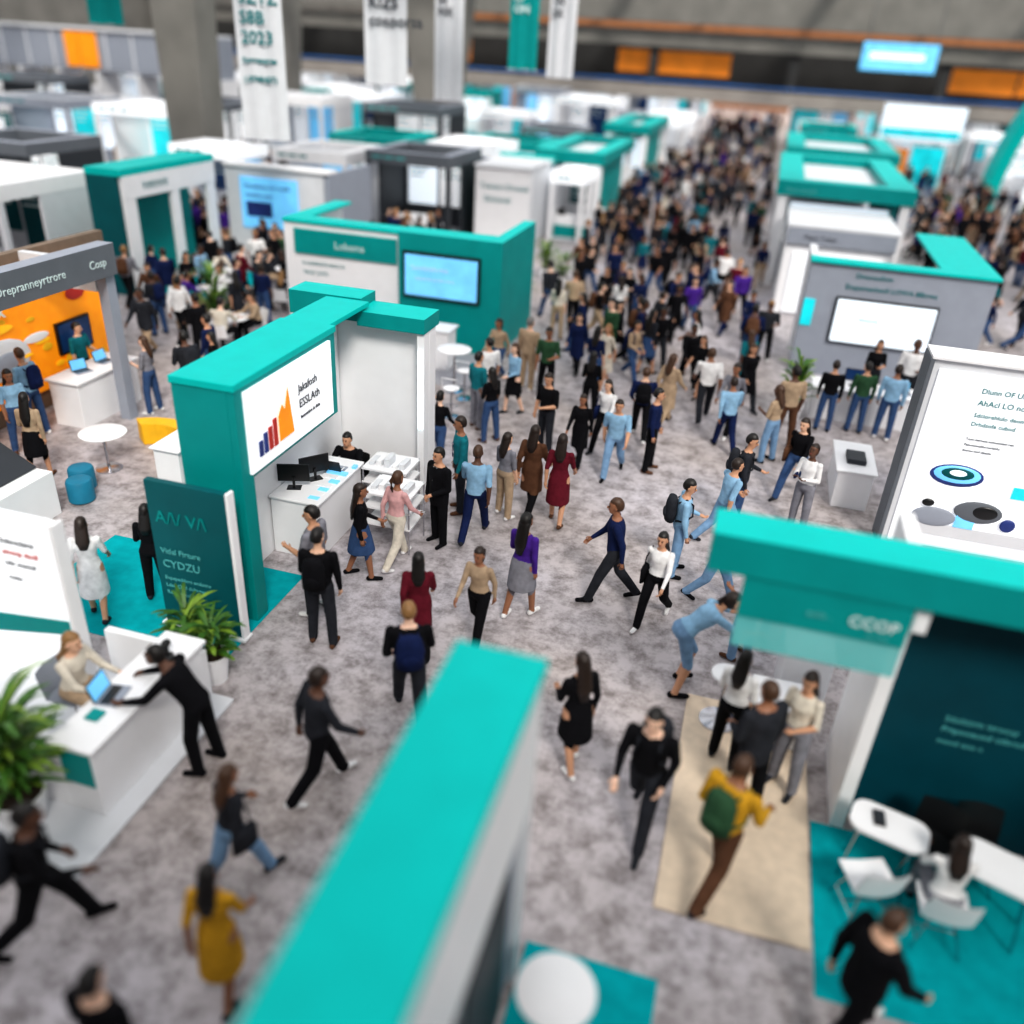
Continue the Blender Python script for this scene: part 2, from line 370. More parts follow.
m.box(-12.1,-12.0,8.6,10.2,0,1.5,LGREY)
m.obj('demo_console',bev=.01)
round_table(-11.0,11.9,.42,.75);round_table(-13.4,10.6,.35,.75)
pouf(-10.9,11.1,BLUES);pouf(-10.6,10.7,BLUES)
m=MB();pts=[]
for k in range(15):
    a=math.radians(-30+k*12);pts.append((-10.6+1.0*math.cos(a),12.7+.8*math.sin(a)))
for k in range(14,-1,-1):
    a=math.radians(-30+k*12);pts.append((-10.6+.62*math.cos(a),12.7+.45*math.sin(a)))
m.prism(pts,0,.45,YELL);m.obj('curved_bench',bev=.03)
m=MB();m.box(-9.45,-8.95,11.3,12.2,0,.95,WHITE);m.box(-9.5,-8.9,11.25,12.25,.95,.99,WHITE);m.box(-8.95,-8.4,11.6,12.2,0,.55,OFFW);m.obj('booth_counter',bev=.012)
# ------------------------------------------------------------ left mid booth (S5)
e=empty('teal_arch_booth')
m=MB()
m.box(-19.1,-17.9,21.9,26.6,3.45,3.65,TEAL);m.box(-19.1,-18.06,21.9,22.1,0,3.45,DTEAL);m.box(-18.05,-17.92,22.0,22.5,0,2.8,WHITE)
m.box(-18.05,-17.92,24.2,24.6,0,2.8,WHITE);m.box(-18.05,-17.9,22.0,26.6,2.8,3.45,WHITE);m.box(-19.1,-19.0,22.1,26.6,0,3.45,TEAL2);m.box(-18.05,-17.92,26.1,26.58,0,2.8,WHITE)
m.obj('structure',e,bev=.01);text(e,'TOPSTATE',.26,(-17.88,22.8,3.02),'+X',INKT)
carpet(-17.9,-15.6,22.6,26.2)
e=empty('poster_wall_booth')
m=MB();m.box(-18.2,-14.42,27.6,27.8,0,3.2,OFFW);m.box(-17.6,-15.4,27.54,27.6,1.2,2.9,SCREENB);m.box(-17.4,-16.4,27.52,27.54,1.6,2.1,NAVY);m.box(-18.2,-14.2,27.5,28.2,3.2,3.3,WHITE);m.box(-14.4,-14.2,27.6,31,0,3.2,LGREY)
m.obj('structure',e,bev=.01);text(e,'Foundation for health',.2,(-17.4,27.51,2.55),'-Y',INK);text(e,'Amelior tren',.2,(-17.4,27.51,2.25),'-Y',INK)
SEATS=[]
for tx,ty in ((-15.6,23.4),(-14.2,24.6),(-13.2,22.9),(-15.0,21.4),(-12.9,19.2)):
    round_table(tx,ty,.45,.75)
    a0=rnd.uniform(0,6.28)
    for q in range(2):
        a=a0+q*2.4;cx=tx+.72*math.cos(a);cy=ty+.72*math.sin(a)
        rz=math.atan2(ty-cy,tx-cx)-math.pi/2
        chair(cx,cy,rz);SEATS.append((cx,cy,math.degrees(rz)))
# ------------------------------------------------------------ S6
e=empty('white_kiosk_booth')
m=MB();m.box(-11.4,-9.1,34.9,35.3,0,3.0,WHITE);m.box(-11.45,-9.05,34.8,38.3,3.0,3.1,OFFW);m.box(-11.45,-9.05,38.3,38.7,2.9,3.2,TEAL);m.box(-9.2,-9.1,35.3,38.3,0,3,OFFW);m.box(-11.4,-11.3,35.3,38.3,0,3,TEAL2)
m.obj('structure',e,bev=.01);text(e,'Toxtom Drmatd',.3,(-11.2,34.88,2.2),'-Y',INKT);text(e,'Stinonat',.34,(-11.0,34.88,1.7),'-Y',INKT)
def canopy(name,x0,x1,y0,y1,h,w=.8,front=None,txt=None):
    RECTS.append((x0,x1,y0,y1))
    e=empty(name);m=MB()
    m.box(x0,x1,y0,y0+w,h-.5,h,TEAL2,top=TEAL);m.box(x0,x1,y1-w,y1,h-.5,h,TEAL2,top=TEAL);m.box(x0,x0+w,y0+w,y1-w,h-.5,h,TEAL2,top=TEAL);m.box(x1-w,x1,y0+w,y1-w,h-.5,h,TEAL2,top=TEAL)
    m.box(x0+w,x1-w,y0+w,y1-w,h-.4,h-.35,OFFW)
    for x in (x0+.1,x1-.4):
        for y in (y0+.1,y1-.4):m.box(x,x+.3,y,y+.3,0,h-.5,WHITE)
    m.box(x0+.51,x1-.51,y1-.6,y1-.5,0,h-.5,front or OFFW);m.box(x0+.6,x1-.6,y0+1.5,y0+1.6,.9,h-.9,SCREENW)
    m.box(x0+.4,x0+.5,y0+1,y1-1,0,h-.5,WHITE);m.box(x1-.5,x1-.4,y0+1,y1-1,0,h-.5,TEAL2)
    m.box(x0+.8,x1-.8,y0+.3,y0+.9,0,1.0,WHITE)
    m.obj('structure',e,bev=.01)
    if txt:text(e,txt,.22,(x0+.3,y0-.02,h-.36),'-Y',INKS)
    return e
canopy('teal_canopy_booth',-10.6,-7.3,41,50,3.2,.7,txt='Omnistar')
canopy('teal_canopy_booth',.35,5.0,33.4,44,3.7,.9,txt='Next health')
canopy('teal_canopy_booth',.6,6.0,48,58,3.6,.9)
canopy('teal_canopy_booth',-10.2,-7.4,56,66,3.4,.8)
e=empty('white_display_booth')
m=MB();m.box(.9,4.2,29.6,29.9,0,2.3,WHITE);m.box(.9,1.1,29.9,33,0,2.8,OFFW);m.box(.85,4.25,29.44,33,2.8,2.9,OFFW);m.box(1.2,3.9,29.5,29.6,.1,2.0,GLOWW);m.box(.9,4.2,29.45,29.9,2.3,2.8,LGREY)
m.obj('structure',e,bev=.01);text(e,'Maslo Tuber',.2,(1.4,29.44,2.46),'-Y',INK)
# ------------------------------------------------------------ S8 grey booth
e=empty('grey_screen_booth')
m=MB();m.box(1.45,5.9,23.6,23.98,0,2.95,LGREY);m.box(1.42,5.95,23.5,24.0,2.95,3.03,TEAL);m.box(4.6,5.95,24.0,29.2,2.95,3.03,TEAL);m.box(5.7,5.9,23.98,29,0,2.95,LGREY)
m.box(1.45,1.65,23.98,26,0,2.95,OFFW)
m.box(2.25,4.75,23.52,23.6,.95,2.15,BLACK);m.box(2.3,4.7,23.49,23.52,1.0,2.1,SCREENW);m.box(1.47,1.75,23.56,23.6,1.3,2.0,SCREENT)
m.obj('structure',e,bev=.01)
text(e,'Dmsreofirm',.18,(2.6,23.58,2.65),'-Y',INKT);text(e,'Enapamanhecll LOWA 88trms',.18,(2.4,23.58,2.36),'-Y',INKT);text(e,'Rutubond',.12,(2.9,23.47,1.6),'-Y',INKT)
m=MB();m.box(1.9,4.6,20.2,20.9,0,.75,WHITE);m.box(1.85,4.65,20.15,20.95,.75,.8,WHITE);m.obj('booth_counter',bev=.01)
laptop(3.9,20.5,.8,.2);monitor(2.8,20.6,.8,0)
# ------------------------------------------------------------ S9 white poster wall
e=empty('poster_display_wall')
m=MB();m.box(3.05,7.2,14.4,14.95,0,3.45,OFFW);m.box(3.0,7.3,14.33,15.0,3.45,3.5,WHITE);m.box(3.15,7.0,14.36,14.4,.15,3.3,GLOWW);m.box(2.98,3.05,14.34,14.95,0,3.45,MGREY)
m.obj('structure',e,bev=.01)
for i,(s,z,sz) in enumerate((('Dlunn OF UNIETD6',3.0,.12),('AhAcl LO nooe EGnhr e7',2.8,.13),('Sdclorehlulo deomratedre',2.6,.10),('Drhdsofe cubod',2.45,.10),('Tosn dernasa etmuonlenf ren-',2.2,.06),('Paloouonsllte-nerltnhs',2.1,.06),('dmroe lonf dpasle',2.0,.06))):
    text(e,s,sz,(3.85,14.35,z),'-Y',INKT if i<4 else INK)
m=MB()
for k,(rx,rz_,c) in enumerate(((.42,.20,NAVY),(.37,.16,SCREENB),(.27,.11,DTEAL),(.15,.06,SCREENW))):m.ell((3.9,14.35-.012*k,1.55+.02*k),(rx,.03,rz_),c,24,10)
m.ell((4.4,14.33,.95),(.38,.03,.2),MGREY,24,10);m.ell((4.5,14.31,.97),(.2,.03,.12),BLACK,24,10);m.ell((3.75,14.33,.75),(.35,.03,.18),LGREY,24,10);m.box(3.5,5.6,14.33,14.36,.4,.62,OFFW);m.box(4.1,4.4,14.32,14.36,.62,.9,SCREENB)
m.ell((3.6,14.32,1.0),(.1,.03,.07),BLACK,16,8);m.ell((4.9,14.32,.8),(.12,.03,.12),NAVY,16,8);m.box(4.8,5.4,14.33,14.36,1.3,1.5,SCREENT)
m.obj('printed_graphic',e,smooth=True)
m=MB();m.box(2.25,2.9,15.6,17.0,0,.75,WHITE);m.box(2.2,2.95,15.55,17.05,.75,.8,WHITE);m.box(2.4,2.75,15.9,16.4,.8,.9,DGREY);m.obj('display_plinth',bev=.02)
# ------------------------------------------------------------ S10 right teal booth
e=empty('teal_meeting_booth')
m=MB()
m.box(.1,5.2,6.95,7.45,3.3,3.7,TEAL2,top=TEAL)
m.box(.45,1.94,6.97,7.03,2.85,3.3,TEAL2);m.box(.45,1.94,6.985,7.015,2.5,2.85,GLASS)
m.box(2.1,5.1,7.72,7.85,0,3.3,DEEP);m.box(1.95,2.1,7.46,8.7,0,3.4,WHITE);m.box(1.97,2.1,7.04,7.46,3.0,3.3,WHITE)
m.box(2.1,5.1,8.6,8.7,0,3.0,OFFW);m.box(5.1,5.2,5.4,7.95,0,3.3,DTEAL)
m.obj('structure',e,bev=.01)
text(e,'CCOP',.16,(1.42,6.955,3.0),'-Y',INKW,bold=.002);text(e,'eolo .',.1,(1.05,6.955,3.02),'-Y',INKS);text(e,'ms oloe',.06,(1.6,6.955,2.91),'-Y',INKS)
for i,(s,z,sz) in enumerate((('Sdulicirm ttrocuy',1.9,.1),('Prtpooeuod otbrod ds',1.76,.1),('mond ono n',1.6,.09))):text(e,s,sz,(2.75,7.71,z-.3),'-Y',INKS)
carpet(1.75,5.6,5.35,7.46)
rect_table(2.35,6.9,.75,.45,.78,math.radians(-15));rect_table(3.35,6.7,.8,.5,.78,math.radians(-20))
for a in ((2.2,6.45,20,WHITE),(2.87,6.35,0,WHITE),(2.85,7.1,160,BLACK),(3.3,7.2,180,BLACK)):chair(a[0],a[1],math.radians(a[2]),a[3]).location.z=.012
m=MB();m.box(-.06,.06,-.1,.1,0,.02,BLACK);m.box(-.05,.05,-.08,.08,.02,.05,DGREY);m.obj('conference_speaker',loc=(2.25,6.95,.78),bev=.006)
m=MB();m.box(.2,1.72,5.8,9.15,0,.03,WOOD)
m.obj('wood_floor_mat',bev=.008)
m=MB();m.box(1.0,1.7,8.5,9.1,.03,.55,WHITE);m.box(.95,1.72,8.45,9.13,.55,.6,WHITE);m.obj('display_plinth',bev=.02)
m=MB();m.box(1.3,1.9,9.3,10.0,0,.85,WHITE);m.box(1.28,1.92,9.28,10.02,.85,.9,WHITE);m.obj('display_plinth',bev=.02)
round_table(.62,8.75,.2,.8,name='round_table',z=.03)
# ------------------------------------------------------------ S11 left reception
e=empty('reception_booth')
m=MB();m.box(-9.2,-5.3,4.2,7.05,0,.05,OFFW)
m.box(-9.2,-7.05,6.55,6.7,.05,2.45,GLOWW);m.box(-7.05,-7.0,6.53,6.72,.05,2.47,WHITE)
m.add([(-9.2,6.53,.9),(-9.2,6.53,.55),(-7.06,6.53,.95),(-7.06,6.53,1.15)],[(0,1,2,3)],TEAL2)
m.box(-7.0,-5.6,6.95,7.05,.05,.75,WHITE)
m.box(-9.3,-9.2,4.2,6.7,.05,2.4,WHITE)
m.obj('structure',e,bev=.008)
for i,(s,z,sz) in enumerate((('Solwonlertr',2.1,.1),('amonp deoll',1.95,.1),('tohr onemtel',1.8,.08),('tsumlpe',1.6,.06))):text(e,s,sz,(-7.8,6.54,z),'-Y',RED if i==1 else INK)
m=MB();m.box(-5.98,-5.55,5.0,6.9,.05,.95,WHITE);m.box(-6.05,-5.5,4.95,6.94,.95,1.0,WHITE)
m.box(-5.95,-5.58,4.985,5.0,.45,.9,TEAL2);m.box(-6.7,-5.98,5.0,5.3,.05,.72,WHITE)
m.obj('reception_counter',bev=.01)
m=MB();m.box(-5.95,-5.65,6.0,6.25,1.0,1.02,WHITE);m.box(-5.9,-5.75,5.35,5.5,1.0,1.03,TEAL2);m.obj('brochure_pile')
m=MB();m.box(-.06,.06,-.05,.05,0,.06,BLACK);m.tube([(0,0,.06),(0,.02,.16)],.03,BLACK);m.ell((0,.02,.19),(.05,.07,.05),BLACK);m.obj('card_reader',loc=(-5.72,6.5,1.0),smooth=True)
laptop(-5.85,5.75,1.0,math.radians(100))
plant(-6.28,4.68,1.95,170,.27,seed=3,base=.05,spread=.55,wide=.032)
plant(-5.75,7.35,1.15,70,.2,seed=4,spread=.38,wide=.03,name='potted_plant');plant(-6.2,7.5,1.2,70,.18,seed=5,spread=.38,wide=.03,name='potted_plant')
plant(1.5,19.9,1.9,80,.25,seed=6,spread=.45)
plant(-14.0,20.1,2.2,90,.28,seed=7,spread=.5)
plant(-7.1,30.1,1.6,70,.25,seed=8);plant(-6.3,29.3,1.4,60,.22,seed=9,name='potted_plant');plant(-6.9,26.3,1.3,50,.2,seed=10,name='potted_plant');plant(-9.6,13.9,1.5,60,.2,seed=11)
# ------------------------------------------------------------ banners
banner(-14.5,24.4,1.35,4.5,9.8,OFFW,['3ZTZ','S8B','2023','forrreneree','(-SYMNET)'],INKT,math.radians(14))
banner(-12.4,28.4,1.35,6.0,10,OFFW,['2EI','KIZS','cosoorsa'],INK,math.radians(14))
banner(-11.4,31.5,1.0,5.5,10,OFFW,['Sli','NX'],INK,math.radians(14))
banner(-10.0,36,1.1,6.5,10,TEAL2,['ES','ON'],INKW,math.radians(14))
banner(-8.5,36,1.1,6.3,10,OFFW,['1N','SX'],INK,math.radians(-10))
banner(-24,30,1.2,7.2,10,TEAL2,['TIC'],INKW,math.radians(20))
# ------------------------------------------------------------ generic background booths
RECTS+=[(-12.6,-6,21,24.6),(-19.2,-17.8,21.8,26.8),(-18.3,-14.1,27.4,31.1),(-11.6,-9,34.7,38.8),(.8,4.3,29.3,33.1),(1.3,6.1,23.4,29.3),(-14.4,-11.9,9,16.5)]
m=MB();vs=[];fs=[];N=16;ax,ay=12.6,60
for i in range(N+1):
    t=i/N;x=ax+3.2*t**1.8;z=7.4*math.sin(t*math.pi/2);
    for (dx,dy) in ((0,0),(.7,0),(.7,2.2),(0,2.2)):vs.append((x+dx,ay+dy,z))
for i in range(N):
    for k in range(4):fs.append((4*i+k,4*i+(k+1)%4,4*i+4+(k+1)%4,4*i+4+k))
m.add(vs,fs+[(0,1,2,3),(4*N,4*N+1,4*N+2,4*N+3)],TEAL);m.box(ax+3.8,22,ay,ay+2.2,7.2,7.5,TEAL);m.box(21.4,21.9,ay,ay+2.2,0,7.2,WHITE);m.box(ax+2.5,21,ay+1.5,ay+1.6,0,5,GLOWW)
m.obj('curved_teal_arch');RECTS.append((12.3,22.2,59.5,62.5))
m=MB();m.box(6.5,11.5,66,66.3,3.2,5.2,SCREENW);m.box(6.6,11.4,65.96,66,3.3,3.8,SCREENT);m.box(6.6,6.8,66.05,66.25,0,3.2,WHITE);m.box(11.2,11.4,66.05,66.25,0,3.2,WHITE);m.box(7.2,8.6,65.9,66,.4,2.6,ORW);m.box(8.8,10.8,65.9,66,.4,2.8,SCREENT);m.obj('video_wall',bev=.02);RECTS.append((6.3,11.6,65.5,66.6))
m=MB();m.box(4.6,9.4,70,70.3,7.0,8.7,SCREENB);m.box(4.5,9.5,70.3,70.5,6.9,8.8,DTEAL);m.box(5.1,8.6,69.97,70,7.7,8.1,SCREENW)
for x in (4.8,9.2):m.tube([(x,70.4,8.8),(x,70.4,13.02)],.03,CHROME)
m.obj('hanging_screen')
def gbooth(x0,x1,y0,y1,h,style,R):
    for a,b_,c,d in RECTS:
        if x0<b_ and x1>a and y0<d and y1>c:return
    RECTS.append((x0,x1,y0,y1))
    m=MB();names={0:'teal_ring_booth',1:'white_panel_booth',2:'dark_screen_booth',3:'tall_panel_booth',4:'lightbox_booth'}
    wall={0:WHITE,1:OFFW,2:DGREY,3:LGREY,4:WHITE}[style];w=.45;fh=.45
    m.box(x0,x1,y0,y1,0,.02,CARPET if style==0 else CARPG)
    m.box(x0+.12,x1-.12,y1-.14,y1-.02,.02,h-fh,wall);m.box(x0+.01,x0+.12,y0+(y1-y0)*.3,y1-.02,.02,h-fh,wall)
    if R.random()<.6:m.box(x1-.12,x1-.01,y0+(y1-y0)*.4,y1-.02,.02,h-fh,TEAL2 if style==0 else wall)
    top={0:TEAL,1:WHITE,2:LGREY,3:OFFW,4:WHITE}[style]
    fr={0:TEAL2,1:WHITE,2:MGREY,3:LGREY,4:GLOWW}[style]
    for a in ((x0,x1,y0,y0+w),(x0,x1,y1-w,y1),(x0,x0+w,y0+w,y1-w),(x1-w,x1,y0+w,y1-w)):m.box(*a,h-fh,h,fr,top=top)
    if style in (1,4) and R.random()<.5:m.box(x0+w,x1-w,y0+w,y1-w,h-.25,h-.2,WHITE)
    for x in (x0+.01,x1-.19):m.box(x,x+.18,y0+.01,y0+.19,.02,h-fh,wall)
    W=x1-x0
    x=x0+.3
    while x<x1-.9:
        ww=R.uniform(.8,1.6);ww=min(ww,x1-.2-x)
        mt=R.choice([SCREENB,SCREENW,SCREENT,GLOWW,GLOWW,DTEAL,SCREEND,ORANGE if R.random()<.3 else GLOWW])
        z1=h-fh-.2;z0=R.choice([.9,1.2,.3]);m.box(x,x+ww-.15,y1-.19,y1-.14,z0,z1,mt)
        for q in range(3):m.box(x+.1,x+ww*R.uniform(.4,.8),y1-.2,y1-.19,z1-.25-q*.22,z1-.18-q*.22,INKT if mt in(GLOWW,SCREENW) else INKW)
        x+=ww
    for q in range(3):
        xa=x0+.3+q*W*.14;m.box(xa,xa+W*.11,y0-.015,y0,h-fh+.18,h-.18,INKS if style in(0,2) else INKT)
    cx=R.uniform(x0+.5,x1-1.8);m.box(cx,cx+1.4,y0+.5,y0+1.0,.02,1.0,WHITE);m.box(cx+.1,cx+.45,y0+.6,y0+.64,1.0,1.28,BLACK);m.box(cx,cx+1.4,y0+.48,y0+.5,.1,.6,R.choice([TEAL2,GLOWW,OFFW]))
    mx=(x0+x1)/2;my=(y0+y1)/2;m.cyl(mx,my,.7,.74,.4,WHITE);m.cyl(mx,my,.02,.7,.03,CHROME)
    for a in (0,2.1,4.2):
        sx=mx+.7*math.cos(a);sy=my+.7*math.sin(a);m.cyl(sx,sy,.42,.47,.18,WHITE);m.cyl(sx,sy,.02,.42,.02,CHROME)
    return m.obj(names[style])
R=random.Random(5)
RECTS.append((-52.5,-33.5,50.5,54.5))
manual=[(-19.5,-16.2,33,37,3.2,1),(-15.6,-12.0,33.5,37.5,3.4,2),(-23.2,-20.2,31.5,34.0,3.2,4),(-15.5,-12.2,40,44,3.2,4),(-20.5,-16.5,40,44,3.2,0),
(-30,-25.9,27,31,3.3,2),(-31,-26.9,19.5,23.5,3.2,4),(-25.5,-21,20.5,24.5,3.1,1),(-8.8,-7.3,37,40,2.8,4)]
for a in manual:gbooth(*a,R)
for y in (46,56,66,75):
    for x in (-52,-46,-40,-34,-28,-21.5,-15.5):
        gbooth(x,x+R.uniform(3.8,4.8),y,y+R.uniform(3.3,4.3),R.choice([2.9,3.2,3.6,4.2]),R.choice([0,1,1,3,4,4,4,2]),R)
for x in (-56,-50,-44,-38,-32):
    gbooth(x,x+4.5,38,42,R.choice([3.2,3.8]),R.choice([1,4,3,4]),R);gbooth(x,x+4.5,30,34,3.2,R.choice([1,4,3,4]),R)
for y in (27,36,46,56,66,76):
    for x in (14,20.5,27,33.5,40):
        if y<50 and x<19:continue
        gbooth(x,x+R.uniform(4,5),y,y+R.uniform(4,5),R.choice([2.9,3.2,3.8]),R.choice([0,0,3,4,1,4]),R)
for y in (68,77):
    for x in (-10.5,1.5,7.5):gbooth(x,x+3.8,y,y+5,R.choice([3.0,3.4]),R.choice([0,4]),R)
for y in (95,108,122):
    for x in range(-55,45,8):
        if -8<x<-1:continue
        gbooth(x,x+6,y,y+5,R.choice([3.5,4.2,5]),R.choice([0,4,4,3,1]),R)
m=MB();m.box(-52,-34,52,54,4.3,6.6,LGREY);m.box(-45,-42.6,51.9,52,4.5,6.5,ORANGE);m.box(-52,-34,51.8,54,6.6,6.75,OFFW)
for x in range(-52,-33,3):m.box(x,x+.2,51.9,54,0,4.3,WHITE)
for x in range(-50,-34,2):m.box(x,x+.1,51.9,52,4.4,6.5,OFFW)
m.obj('upper_level_pavilion',bev=.02)

# ------------------------------------------------------------ people
LIPS=mat('lips',(150,80,75),.5);EYE=mat('eye_dark',(25,20,18),.3)
SK=[mat('skin_%d'%i,c,.55,.05,20) for i,c in enumerate([(222,178,150),(198,150,120),(150,104,78),(96,64,48),(232,192,168)])]
HR=[mat('hair_%d'%i,c,.5,.3,40) for i,c in enumerate([(22,18,17),(40,28,22),(74,50,34),(140,105,65),(120,118,116)])]
CL={k:mat('cloth_'+k,c,.85,.16,10,spec=.15,bump=.25) for k,c in dict(black=(18,18,22),charcoal=(44,46,52),navy=(24,36,74),white=(228,227,227),sky=(140,178,206),denim=(58,82,120),burg=(98,28,42),purple=(74,42,134),mustard=(200,152,44),green=(50,82,58),grey=(128,128,136),tan=(172,150,126),pink=(214,168,168),teal=(26,112,122),brown=(92,64,48),ldenim=(120,152,184),cream=(212,204,190)).items()}
def loft(V,F,rings,n=12):
    o=len(V)
    for c,ax,ay in rings:
        for i in range(n):
            a=2*math.pi*i/n;V.append(c+ax*math.cos(a)+ay*math.sin(a))
    K=len(rings)
    for k in range(K-1):
        for i in range(n):
            j=(i+1)%n;F.append((o+k*n+i,o+k*n+j,o+(k+1)*n+j,o+(k+1)*n+i))
    F.append(tuple(o+n-1-i for i in range(n)));F.append(tuple(o+(K-1)*n+i for i in range(n)))
def capsule(V,F,a,b,ra,rb,n=12):
    d=(b-a).normalized();u=d.orthogonal().normalized();w=d.cross(u);rg=[]
    for k in (-.95,-.7,-.35):r=ra*math.sqrt(1-k*k);rg.append((a+d*ra*k,u*r,w*r))
    for t in (0,.33,.66,1):r=ra+(rb-ra)*t;rg.append((a.lerp(b,t),u*r,w*r))
    for k in (.35,.7,.95):r=rb*math.sqrt(1-k*k);rg.append((b+d*rb*k,u*r,w*r))
    loft(V,F,rg,n)
D=math.radians
def figure(name,lean=0,legs=((0,0,3),(0,0,3)),arms=((0,8,10,0),(0,8,10,0)),fem=False,hair='short',garment='pants',short_sleeve=False,head=(0,0),acc=None,vox=.016):
    V=[];F=[];segs=[]
    def cap(a,b,ra,rb,l):capsule(V,F,a,b,ra,rb);segs.append((a,b,ra,rb,l))
    up=V3((0,math.sin(D(lean)),math.cos(D(lean))));fw=V3((0,math.cos(D(lean)),-math.sin(D(lean))));X=V3((1,0,0))
    jk=.02 if garment in('suit','coat') else 0
    if fem:rings=[(-.11,.10,.09),(-.04,.174,.125),(.05,.160,.115),(.15,.130,.096),(.24,.14,.108),(.32,.152,.125),(.40,.157,.10),(.45,.125,.08),(.485,.065,.058),(.51,.05,.05)];sx=.165
    else:rings=[(-.11,.12,.10),(-.04,.172,.125),(.05,.166,.12),(.15,.162,.118),(.25,.172,.124),(.33,.186,.128),(.41,.19,.112),(.455,.155,.09),(.485,.08,.066),(.51,.055,.055)];sx=.2
    rg=[]
    if garment=='suit':rg+=[(up*-.20,X*.18,fw*.135),(up*-.12,X*.185,fw*.138)];rings=rings[1:]
    if garment=='coat':rg+=[(up*-.45,X*.2,fw*.16),(up*-.2,X*.19,fw*.145)];rings=rings[1:]
    for t,a,b_ in rings:
        q=jk if t<.45 else jk*.4
        rg.append((up*t,X*(a+q),fw*(b_+q)))
    loft(V,F,rg,16)
    for t0,t1,hw,hd in ((-.05,.1,.16,.11),(.1,.3,.14,.1),(.3,.42,.16,.1)):
        for s in (-1,1):segs.append((up*t0+X*s*.05,up*t1+X*s*.05,hd,hd,'T'))
    feet=[]
    for i,s in enumerate((-1,1)):
        a,k,ab=legs[i];hp=V3((s*.092,0,-.03))
        d1=V3((s*math.sin(D(ab)),math.sin(D(a)),-math.cos(D(a)))).normalized();kn=hp+d1*.43
        b2=D(a-k);d2=V3((s*math.sin(D(ab))*.5,math.sin(b2),-math.cos(b2))).normalized();an=kn+d2*.42
        lb='L' if garment!='shorts' and garment not in('skirt','dress') else 'S'
        pf=.016 if lb=='L' else 0
        cap(hp,kn,.088+pf*.5,.062+pf,'L' if garment=='shorts' else lb);cap(kn,an,.060+pf,.040+pf*1.4,lb)
        fp=D(min(0,a-k)*.55) if a-k<-20 else 0
        fd=V3((s*.12,math.cos(fp),math.sin(fp))).normalized()
        fo=V3((0,0,-1)) if fp==0 else V3((0,math.sin(-fp)*-.3,-1)).normalized()
        heel=an+fo*.035-fd*.045;toe=an+fo*.045+fd*.15
        cap(heel,toe,.042,.034,'F');feet.append(min(heel.z-.042,toe.z-.034))
    if garment in('skirt','dress'):
        hem=-.42 if garment=='skirt' else -.50
        sw=.0
        for i in (0,1):sw=max(sw,abs(math.sin(D(legs[i][0]))*.4))
        loft(V,F,[(V3((0,0,.12)),X*.13,V3((0,1,0))*.10),(V3((0,0,.0)),X*.178,V3((0,1,0))*.135),(V3((0,0,-.2)),X*.195,V3((0,1,0))*(.15+sw*.35)),(V3((0,0,hem)),X*.205,V3((0,1,0))*(.16+sw*.7))],18)
        for z0,z1,r in ((.0,-.2,.16),(-.2,hem,.2)):segs.append((V3((0,0,z0)),V3((0,0,z1)),r,r,'K'))
    tips=[]
    for i,s in enumerate((-1,1)):
        a,ab,e_,inw=arms[i];sh=up*.425+X*s*sx
        d1=V3((s*math.sin(D(ab)),math.sin(D(a))*math.cos(D(ab)),-math.cos(D(a))*math.cos(D(ab))))
        el=sh+d1*.285;ae=D(a+e_);d2=V3((-s*math.sin(D(inw)),math.sin(ae)*math.cos(D(inw)),-math.cos(ae)*math.cos(D(inw))))
        wr=el+d2*.245;g=.001 if fem else .008
        cap(sh,el,.054+g+jk*.4,.043+g+jk*.4,'A');cap(el,wr,.041+g+jk*.3,.029+g*.5+jk*.3,'S' if short_sleeve else 'A')
        cap(wr+d2*.01,wr+d2*.075,.026,.032,'S');tips.append((wr,d2,s))
    hc=up*.665+fw*.025
    HM=Euler((D(-head[1]),0,D(head[0]))).to_matrix()
    nk=up*.50
    cap(up*.44,nk.lerp(hc,.6),.058 if not fem else .05,.05 if not fem else .045,'S')
    hr=[(-.116,.028,.035,.035),(-.10,.045,.055,.025),(-.065,.060,.075,.010),(-.02,.070,.088,.0),(.03,.075,.095,-.004),(.07,.070,.088,-.006),(.10,.05,.06,-.006),(.117,.022,.03,-.006)]
    loft(V,F,[(hc+HM@V3((0,o,z)),HM@V3((a,0,0)),HM@V3((0,b_,0))) for z,a,b_,o in hr],14)
    segs.append((hc+HM@V3((0,0,-.04)),hc+HM@V3((0,0,.04)),.08,.08,'S'))
    me=bpy.data.meshes.new('tmp');me.from_pydata([tuple(v) for v in V],[],F)
    bm=bmesh.new();bm.from_mesh(me);bmesh.ops.recalc_face_normals(bm,faces=bm.faces);bm.to_mesh(me);bm.free()
    o=bpy.data.objects.new('tmp',me);C.objects.link(o)
    md=o.modifiers.new('r','REMESH');md.mode='VOXEL';md.voxel_size=vox;md.use_smooth_shade=True
    sm=o.modifiers.new('s','SMOOTH');sm.factor=.5;sm.iterations=3
    dg=bpy.context.evaluated_depsgraph_get();ev=o.evaluated_get(dg);m2=bpy.data.meshes.new_from_object(ev)
    bpy.data.objects.remove(o);bpy.data.meshes.remove(me)
    nv=len(m2.vertices);co=np.zeros(nv*3);m2.vertices.foreach_get('co',co);co=co.reshape(-1,3)
    fs=[tuple(p.vertices) for p in m2.polygons]
    cen=np.array([co[list(f)].mean(0) for f in fs])
    best=np.full(len(fs),1e9);lab=np.zeros(len(fs),int);LB=[]
    for a,b_,ra,rb,l in segs:
        A=np.array(a);B=np.array(b_);ab=B-A;t=np.clip(((cen-A)@ab)/(ab@ab),0,1)
        dist=np.linalg.norm(cen-(A+t[:,None]*ab),axis=1)-(ra+(rb-ra)*t)
        LB.append(l);k=dist<best;best[k]=dist[k];lab[k]=len(LB)-1
